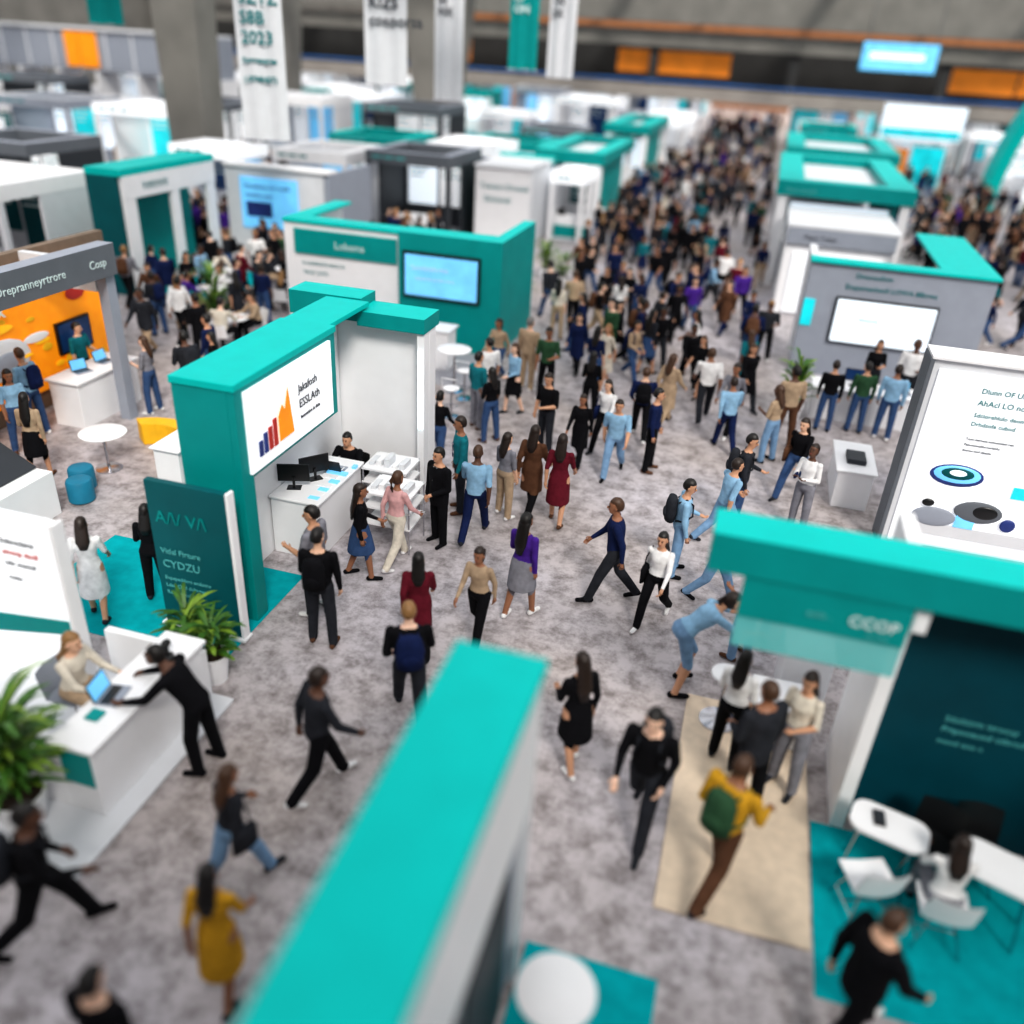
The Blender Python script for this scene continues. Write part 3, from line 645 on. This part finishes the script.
    tt=cen@np.array(up)
    mi=[]
    for q in range(len(fs)):
        l=LB[lab[q]]
        if l=='T':
            if garment in('suit',):v=2 if tt[q]>-.22 else 3
            elif garment in('coat','dress'):v=2
            else:v=2 if tt[q]>(-.03 if not fem else .05) else 3
            if tt[q]>.475:v=0
        elif l=='A':v=2
        elif l=='S':
            v=0
            if tt[q]<.46 and abs(cen[q][0])<.12 and tt[q]>.2:v=2
        elif l=='L':
            v=3
            if garment=='suit' and tt[q]>-.2:v=2
            if garment=='coat' and tt[q]>-.46:v=2
        elif l=='K':v=2 if garment=='dress' else (3 if tt[q]<.07 else 2)
        elif l=='F':v=4
        mi.append(v)
    bpy.data.meshes.remove(m2)
    keys=['skin','hair','top','bottom','shoe','acc'];mb=MB();mb.mats=keys+[EYE,LIPS]
    mb.v=[tuple(x) for x in co];mb.f=[list(f) for f in fs];mb.m=mi
    P=lambda x,y,z:hc+HM@V3((x,y,z))
    for s in (-1,1):
        mb.ell(P(s*.028,.086,.0),(.012,.007,.007),EYE,8,6,HM);mb.ell(P(s*.028,.086,.02),(.017,.006,.004),'hair',8,5,HM);mb.ell(P(s*.077,-.005,-.01),(.01,.02,.03),'skin',8,6,HM)
    mb.ell(P(0,.098,-.025),(.012,.018,.024),'skin',8,6,HM);mb.ell(P(0,.086,-.062),(.022,.008,.007),LIPS,8,6,HM)
    n,k=20,14;vs=[];ff=[]
    for j in range(k+1):
        t=math.pi*j/k
        for i in range(n):
            a=2*math.pi*i/n;d=V3((math.sin(t)*math.cos(a),math.sin(t)*math.sin(a),math.cos(t)));r=1.0
            if d.y>.2 and d.z<.42:r=.78
            elif hair=='short':
                if d.z<-.62:r=.78
                elif d.y>-.15 and d.z<-.05:r=.84
            elif d.z<-.7:r=.8
            r*=1+.02*math.sin(7*a+3*t)
            vs.append(P(d.x*.086*r,-.014+d.y*.106*r,.012+d.z*.126*r))
    for j in range(k):
        for i in range(n):ff.append((j*n+i,j*n+(i+1)%n,(j+1)*n+(i+1)%n,(j+1)*n+i))
    mb.add(vs,ff,'hair')
    if hair in('long','vlong'):
        Ln=.30 if hair=='long' else .42
        VV=[];FF=[]
        R0=[P(0,-.03,.06),P(0,-.055,-.02),P(0,-.075,-.09)]
        bk=-fw*.125
        R0+= [up*(.665-Ln*.75)+bk+fw*.02,up*(.665-Ln*1.15)+bk]
        ws=[(.07,.06),(.088,.06),(.09,.05),(.095,.04),(.05,.02)]
        loft(VV,FF,[(c,X*w_,fw*d_) for c,(w_,d_) in zip(R0,ws)],12);mb.add(VV,FF,'hair')
    if hair=='bun':mb.ell(P(0,-.11,.05),(.045,.04,.045),'hair',10,8)
    if hair=='pony':mb.tube([P(0,-.10,.05),P(0,-.16,.0),P(0,-.15,-.12),P(0,-.13,-.2)],[.03,.032,.026,.008],'hair',8)
    if garment in('suit','coat'):
        mb.add([tuple(up*.47+fw*.085+X*-.05),tuple(up*.47+fw*.085+X*.05),tuple(up*.25+fw*.147)],[(0,1,2)],'acc')
    for wr,d,s in tips:
        spread=V3((0,1,0)) if abs(d.y)<.8 else V3((1,0,0))
        spread=(spread-d*spread.dot(d)).normalized();palm=d.cross(spread)*(s)
        if palm.dot(V3((-s,0,0)))<0:palm=-palm
        for k,(of,ln) in enumerate(((.026,.068),(.009,.076),(-.009,.070),(-.025,.055))):
            b0=wr+d*.085+spread*of;b1=b0+d*ln*.45+palm*.006;b2_=b1+d*ln*.33+palm*.018;b3=b2_+d*ln*.12+palm*.018
            mb.tube([b0,b1,b2_,b3],[.0095,.009,.008,.006],'skin',6)
        t0=wr+d*.03+spread*.026;mb.tube([t0,t0+d*.03+spread*.022+palm*.006,t0+d*.058+spread*.026+palm*.014],[.011,.010,.007],'skin',6)
    lh,rh=tips[0],tips[1]
    if acc=='backpack':
        c=up*.26-fw*.20;VV=[];FF=[]
        loft(VV,FF,[(c+up*(-.22),X*.10,fw*.05),(c+up*(-.20),X*.15,fw*.085),(c+up*(-.05),X*.155,fw*.10),(c+up*.10,X*.15,fw*.09),(c+up*.19,X*.12,fw*.07),(c+up*.22,X*.06,fw*.03)],14);mb.add(VV,FF,'acc')
        mb.ell(c-up*.08-fw*.09,(.1,.03,.08),'acc')
        for s in (-1,1):mb.tube([up*.40-fw*.11+X*s*.09,up*.475+X*s*.10,up*.40+fw*.115+X*s*.11,up*.22+fw*.13+X*s*.135,up*.12+X*s*.165,up*.1-fw*.12+X*s*.12],.016,'acc',6)
    if acc=='tote':
        b0=up*.0+X*.22;VV=[];FF=[]
        loft(VV,FF,[(b0+V3((0,0,-.16)),V3((.045,0,0)),V3((0,.15,0))),(b0+V3((0,0,.05)),V3((.05,0,0)),V3((0,.15,0))),(b0+V3((0,0,.12)),V3((.03,0,0)),V3((0,.13,0)))],10);mb.add(VV,FF,'acc')
        mb.tube([b0+V3((0,.08,.1)),up*.3+X*.2+V3((0,.06,0)),up*.49+X*.14,up*.3+X*.2-V3((0,.06,0)),b0+V3((0,-.08,.1))],.01,'acc',6)
    if acc=='phone':
        p=rh[0]+rh[1]*.10;mb.ell(p+V3((0,0,.03)),(.035,.006,.07),'acc',8,6,Euler((.7,0,0)).to_matrix())
    if acc=='lanyard':
        mb.tube([up*.47+X*-.07+fw*.04,up*.3+fw*.138-X*.03,up*.17+fw*.135,up*.3+fw*.138+X*.03,up*.47+X*.07+fw*.04],.006,'acc',5)
        q=up*.12+fw*.135;mb.ell(q,(.04,.008,.055),'acc',8,6)
    dz=-min(feet)
    me=bpy.data.meshes.new(name);me.from_pydata([(x,y,z+dz) for x,y,z in mb.v],[],mb.f)
    for k in keys:me.materials.append(CL['black'])
    me.materials.append(EYE);me.materials.append(LIPS)
    me.polygons.foreach_set('material_index',mb.m);me.polygons.foreach_set('use_smooth',[True]*len(me.polygons));me.update()
    return me
ST=((2,2,4),(-2,2,4));ST2=((6,8,5),(-3,1,6));WK=((24,6,2),(-14,24,2));WK2=((-16,30,2),(26,8,2));WK3=((28,10,2),(-17,30,2))
AD=((4,9,14,0),(-2,9,12,0));AW=((-22,8,18,0),(22,8,26,0));AW2=((24,8,26,0),(-22,8,18,0))
FIG={}
def reg(k,name,**kw):FIG[k]=(name,figure(name,**kw))
reg('mstand','standing_man',legs=ST,arms=AD,acc='lanyard')
reg('mtalk','talking_man',legs=ST2,arms=((10,12,80,25),(0,9,15,0)),head=(20,5),short_sleeve=True)
reg('mwalk','walking_man',lean=4,legs=WK,arms=AW)
reg('mwalk2','walking_man_short_sleeves',lean=5,legs=WK2,arms=AW2,short_sleeve=True)
reg('mpack','man_with_backpack',lean=6,legs=WK3,arms=((-10,10,60,10),(15,10,60,10)),acc='backpack')
reg('mpackst','standing_man_with_backpack',lean=2,legs=ST2,arms=((8,9,70,20),(0,9,15,0)),acc='backpack',head=(-15,10))
reg('msuit','man_in_suit',legs=WK,arms=AW,garment='suit',lean=3)
reg('msuitst','standing_man_in_suit',legs=ST,arms=((5,10,70,25),(0,9,12,0)),garment='suit')
reg('wstand','standing_woman',fem=True,hair='long',legs=ST2,arms=((8,10,85,30),(2,9,14,0)),short_sleeve=True)
reg('wwalk','walking_woman',fem=True,hair='long',legs=WK2,arms=AW2,lean=3,acc='tote')
reg('wwalk2','walking_woman_ponytail',fem=True,hair='pony',legs=WK,arms=AW,lean=3)
reg('wpack','woman_with_backpack',fem=True,hair='pony',legs=WK2,arms=((-8,9,55,10),(12,9,60,10)),lean=4,acc='backpack')
reg('wdress','woman_in_dress',fem=True,hair='long',legs=((14,6,2),(-10,14,2)),arms=AW,garment='dress',short_sleeve=True)
reg('wskirt','woman_in_skirt',fem=True,hair='vlong',legs=((-8,12,2),(12,6,2)),arms=((10,9,60,20),(-10,9,20,0)),garment='skirt')
reg('wcoat','woman_in_long_coat',fem=True,hair='long',legs=WK,arms=AW,garment='coat')
reg('wphone','woman_with_phone',fem=True,hair='bun',legs=ST,arms=((6,10,95,35),(12,10,95,25)),head=(0,-22),acc='phone')
reg('lean','leaning_person',lean=32,legs=((8,14,5),(-4,4,5)),arms=((42,10,30,5),(46,10,28,5)),head=(0,-10))
reg('crouch','bending_woman',lean=48,fem=True,hair='pony',legs=((28,42,5),(10,24,5)),arms=((60,10,20,10),(55,10,25,10)),short_sleeve=True,garment='shorts')
reg('wsit','seated_woman',lean=8,fem=True,hair='long',legs=((84,84,6),(84,78,6)),arms=((35,10,55,10),(40,10,50,10)),short_sleeve=False)
reg('msit','seated_man',lean=10,legs=((84,84,8),(84,80,8)),arms=((38,12,52,10),(40,12,50,10)))
TOPS=['black','black','charcoal','navy','white','sky','grey','burg','teal','black','tan','navy','charcoal','cream','white','purple','brown','grey','green']
BOTS=['black','charcoal','denim','navy','black','denim','black','tan','charcoal']
def person(k,x,y,rz,top=None,bot=None,hair=None,skin=None,acc=None,R=rnd,parent=None,name=None,sc_=None,z=0):
    nm,me=FIG[k];o=bpy.data.objects.new(name or nm,me);C.objects.link(o)
    pick=[SK[R.choice([0,1,2,3,4,1,2]) if skin is None else skin],HR[R.choice([0,0,1,1,0,2,3]) if hair is None else hair],CL[top or R.choice(TOPS)],CL[bot or R.choice(BOTS)],CL[R.choice(['black','brown','white','charcoal'])],CL[acc or R.choice(['black','charcoal','brown','navy'])]]
    if 'suit' in k and acc is None:pick[5]=CL['white']
    for i,mt in enumerate(pick):
        s=o.material_slots[i];s.link='OBJECT';s.material=mt
    o.location=(x,y,z);o.rotation_euler.z=D(rz);s=sc_ or R.uniform(.94,1.05)*(.96 if k[0]=='w' else 1.02);o.scale=(s*R.uniform(.97,1.1),s*R.uniform(.97,1.1),s)
    if parent:o.parent=parent
    return o
placed=list(FURN)
def PP(k,x,y,rz,**kw):placed.append((x,y));return person(k,x,y,rz,**kw)
PP('wskirt',-5.0,10.2,-60,top='black',bot='denim',hair=1)
PP('wwalk2',-4.65,10.75,-20,top='pink',bot='cream',hair=2)
PP('msuitst',-4.25,11.6,150,top='black',bot='black',hair=0)
PP('mstand',-4.3,12.8,120,top='teal',bot='charcoal')
PP('mwalk2',-3.75,12.0,5,top='sky',bot='navy',hair=2)
PP('wstand',-3.5,12.9,-30,top='grey',bot='tan')
PP('wwalk2',-2.8,9.3,170,top='tan',bot='black',hair=1)
PP('wskirt',-2.4,10.1,-20,top='purple',bot='grey',hair=0)
PP('wcoat',-3.5,8.8,20,top='burg',bot='black',hair=0)
PP('mpackst',-4.8,8.5,10,top='black',bot='charcoal',hair=0,acc='black')
PP('mtalk',-5.2,9.15,90,top='grey',bot='charcoal')
PP('mpack',-3.1,7.5,25,top='black',bot='charcoal')
PP('mwalk',-3.6,6.1,-40,top='charcoal',bot='black',hair=1)
PP('wwalk',-3.8,4.75,-20,top='charcoal',bot='ldenim',hair=2)
PP('wdress',-3.3,3.75,10,top='mustard',bot='black',hair=0)
PP('mpack',-5.1,3.7,-50,top='black',bot='black',hair=0,acc='charcoal')
PP('mstand',-3.55,2.72,0,top='black',bot='black',hair=0)
PP('wdress',-8.0,7.95,30,top='white',hair=1,skin=1,z=.012)
PP('wstand',-7.5,8.6,20,top='black',bot='black',hair=0,z=.012)
PP('wcoat',-2.7,15.5,170,top='black',bot='black',hair=1)
PP('mtalk',-4.2,18.7,180,top='green',bot='black')
PP('mstand',-4.8,19.2,-20,top='tan',bot='tan',hair=4)
PP('wdress',-2.55,13.0,0,top='burg',hair=1)
PP('wcoat',-3.1,13.25,-10,top='brown',bot='black',hair=1)
PP('mtalk',-3.5,15.9,150,top='black',bot='charcoal')
PP('mstand',-5.2,16.5,-30,top='teal',bot='grey');PP('wstand',-4.7,15.9,60,top='black',bot='denim')
PP('mtalk',-5.3,17.6,40,top='white',bot='black');PP('wstand',-5.9,15.1,-60,top='grey',bot='black');PP('wwalk2',-5.3,14.4,-10,top='black',bot='denim')
PP('mwalk2',-1.95,15.3,180,top='sky',bot='ldenim');PP('wwalk',-2.35,16.4,160,top='white',bot='black')
PP('mwalk',-1.2,10.95,100,top='navy',bot='charcoal',hair=2)
PP('wwalk',-.5,10.6,165,top='white',bot='black',hair=0,acc='black')
PP('wcoat',-1.3,18.3,-30,top='tan',bot='tan',hair=2);PP('mwalk2',-.5,19,10,top='white',bot='charcoal');PP('wwalk2',.1,18.4,160,top='grey',bot='black',hair=1)
PP('mpack',.3,23.3,0,top='navy',bot='denim');PP('wwalk2',.3,11.5,-100,top='sky',bot='ldenim');PP('mpackst',-.35,12.1,-80,top='sky',bot='ldenim')
for x,y in ((-1.2,28.8),(-2,22.2),(-2.6,22.3),(-1.1,22),(-1.9,24.9),(.3,21.4),(.7,24.2),(-.2,28),(.2,25.6),(-.9,30.4),(-1.8,31.3),(-3.9,31.8),(-5.1,34.4),(-6.1,35.3),(-6.4,33.7),(-4.9,24.7),(-5.1,23.5),(-4,23.9),(-3.6,25.1),(-4.2,22.6),(-12.2,31.9),(-7.4,28),(-7.6,25.4),(-1.3,15.8),(-5.6,19.4)):
    PP(rnd.choice(['mstand','mwalk','mwalk2','mpack','msuit','wstand','wwalk','wwalk2','wdress','wskirt','mtalk','wcoat','mpackst','msuitst','wpack']),x,y,rnd.choice([0,180,20,160,90,-90,200]))
PP('wwalk',1.5,15.7,150,top='black',bot='denim',hair=1);PP('wstand',1.0,17.2,60,top='tan',bot='ldenim',hair=2);PP('mtalk',1.3,18.1,20,top='tan',bot='brown')
PP('mwalk2',.3,13.3,-60,top='sky',bot='ldenim');PP('mpackst',.5,14.1,-90,top='charcoal',bot='denim');PP('wphone',1.6,14.3,150,top='white',bot='grey',hair=1)
PP('wskirt',-1.0,7.4,40,top='black',bot='black',hair=1)
PP('mpack',-.1,6.75,170,top='black',bot='charcoal');PP('mpack',.72,6.2,-30,top='mustard',bot='brown',z=.03,acc='green')
PP('msuitst',.98,7.35,40,top='charcoal',bot='black',z=.03);PP('wstand',1.42,7.85,150,top='cream',bot='grey',z=.03,hair=1);PP('wstand',.72,8.05,-20,top='white',bot='black',z=.03,hair=0)
PP('mtalk',1.3,10.8,200,top='navy',bot='ldenim');PP('wstand',.8,10.2,60,top='white',bot='ldenim',hair=2);PP('crouch',.0,9.2,-70,top='sky',bot='ldenim',hair=1)
PP('msuit',1.95,5.0,-60,top='black',bot='black',hair=2)
for x,y,t,r in ((2.2,19.5,'black',0),(2.9,19.7,'green',10),(3.5,19.55,'sky',-10)):PP('mstand',x,y,r,top=t,bot='denim')
PP('wstand',3.3,21.6,180,top='black');PP('mtalk',4.1,21.5,170,top='white')
PP('wwalk',.3,32.8,180)
for k,x,y,r,t,b_ in (('wstand',-11.9,14.5,100,'grey','denim'),('mstand',-11.6,16.3,100,'navy','denim'),('mpackst',-13.2,12.6,90,'sky','denim'),('mtalk',-13.75,14.7,-90,'teal','charcoal'),('wstand',-11.1,15.7,110,'black','black'),('mwalk',-14.0,18.6,0,'white','black'),('wcoat',-14.6,19.4,30,'white','tan'),('mpackst',-11.2,14.9,60,'charcoal','denim'),('msuitst',-12.7,17.5,80,'black','black'),('mstand',-13.5,11.5,60,'black','denim'),('wstand',-12.9,11.9,-120,'sky','denim'),('wskirt',-11.8,11.1,20,'tan','black')):PP(k,x,y,r,top=t,bot=b_)
for x,y,r in SEATS:PP(rnd.choice(['wsit','msit']),x,y,r)
PP('lean',-5.0,6.0,100,top='black',bot='black',hair=0)
PP('wsit',-6.75,6.1,-90,top='cream',bot='tan',hair=3,skin=0,z=.05)
chair(-6.8,6.1,D(-90),LGREY,'reception_chair').location.z=.05
PP('msit',-6.25,12.5,180,top='black',bot='black',hair=0);chair(-6.25,12.55,D(180),BLACK,'office_chair')
PP('wsit',2.87,6.42,0,top='white',bot='grey',hair=1,z=.012)
KS=['mstand','mwalk','mwalk2','mpack','msuit','wstand','wwalk','wwalk2','wdress','wskirt','mtalk','wcoat','mpackst','msuitst','wpack','mpack']
def scatter(n,x0,x1,y0,y1,mind,parent=None,name=None,seed=1,tilt=0,dark=False,cl_p=.45):
    R=random.Random(seed);c=0;tr=0;cl=[]
    while c<n and tr<n*40:
        tr+=1
        if cl and R.random()<cl_p:
            q=R.choice(cl);x=q[0]+R.gauss(0,.8);y=q[1]+R.gauss(0,1.0)
        else:x=R.uniform(x0,x1);y=R.uniform(y0,y1)
        if not(x0<x<x1 and y0<y<y1):continue
        if any((x-a)**2+(y-b_)**2<mind*mind for a,b_ in placed):continue
        if any(a-.35<x<b_+.35 and c0-.35<y<d+.35 for a,b_,c0,d in RECTS):continue
        cl.append((x,y));placed.append((x,y));kw={}
        if dark and R.random()<.5:kw=dict(top=R.choice(['black','charcoal','black','navy']),bot=R.choice(['black','black','charcoal','denim']))
        person(R.choice(KS),x,y,R.choice([0,180])+R.gauss(0,35) if not tilt else R.uniform(0,360),R=R,parent=parent,name=name,**kw);c+=1
scatter(16,-5.0,.4,17,24,.6,seed=2,dark=True);scatter(22,-5.8,-.2,24,33,.6,seed=3,dark=True)
scatter(26,-17.5,-12.6,17.2,27,.55,seed=21,tilt=1,dark=True)
cr=empty('distant_crowd')
scatter(38,-6.8,-1.0,33,43,.6,cr,'attendee',4,dark=True,cl_p=.6);scatter(50,-7,-.8,43,58,.6,cr,'attendee',24,dark=True,cl_p=.6);scatter(8,-1.2,.2,33,58,1.2,cr,'attendee',25)
scatter(95,-7.2,.2,58,118,.7,cr,'attendee',5,dark=True,cl_p=.6)
scatter(70,6.4,17,26,40,.5,cr,'attendee',6,tilt=1,dark=True);scatter(80,6.4,17,40,56,.55,cr,'attendee',16,tilt=1,dark=True);scatter(50,6.4,13,56,90,.55,cr,'attendee',17,tilt=1,dark=True)
scatter(60,-24,-12.0,26,33,.5,cr,'attendee',7,tilt=1,dark=True)
scatter(80,-30,-8,37,48,.6,cr,'attendee',8,tilt=1,dark=True);scatter(30,-12,-11,38,90,.6,cr,'attendee',13)
scatter(70,-30,-19.4,24,31,.55,cr,'attendee',9,tilt=1,dark=True);scatter(50,17,26,30,60,.6,cr,'attendee',11,tilt=1,dark=True)
scatter(22,-26,-15.3,12,21,.8,cr,'attendee',14,tilt=1);scatter(60,-46,-26,33,56,.7,cr,'attendee',15,tilt=1,dark=True)
# ------------------------------------------------------------ light
w=bpy.data.worlds.new('hall_sky');sc.world=w;w.use_nodes=True
w.node_tree.nodes['Background'].inputs[0].default_value=(.97,.98,1,1);w.node_tree.nodes['Background'].inputs[1].default_value=1.15
s=bpy.data.lights.new('added_sun','SUN');s.energy=2.4;s.angle=D(14);s.color=(1,.95,.88);so=bpy.data.objects.new('added_sun',s);C.objects.link(so);so.rotation_euler=(D(38),D(28),0)  # sun added for direction, lights the booth faces through the open beams
for x in (-30,0,25):
    a=bpy.data.lights.new('warm_hall_lamp','AREA');a.energy=1800;a.size=10;a.color=(1,.75,.5);o=bpy.data.objects.new('warm_hall_lamp',a);C.objects.link(o);o.location=(x,130,11)
# ------------------------------------------------------------ camera
cam=bpy.data.cameras.new('camera');co_=bpy.data.objects.new('camera',cam);C.objects.link(co_)
co_.matrix_world=Matrix.Translation((0,0,7.5))@Matrix.Rotation(D(14.5),4,'Z')@Matrix.Rotation(D(61),4,'X')@Matrix.Rotation(D(3.5),4,'Z')
cam.lens=36*850/1024;cam.clip_end=400
cam.dof.use_dof=True;cam.dof.focus_distance=13.5;cam.dof.aperture_fstop=.165
sc.camera=co_
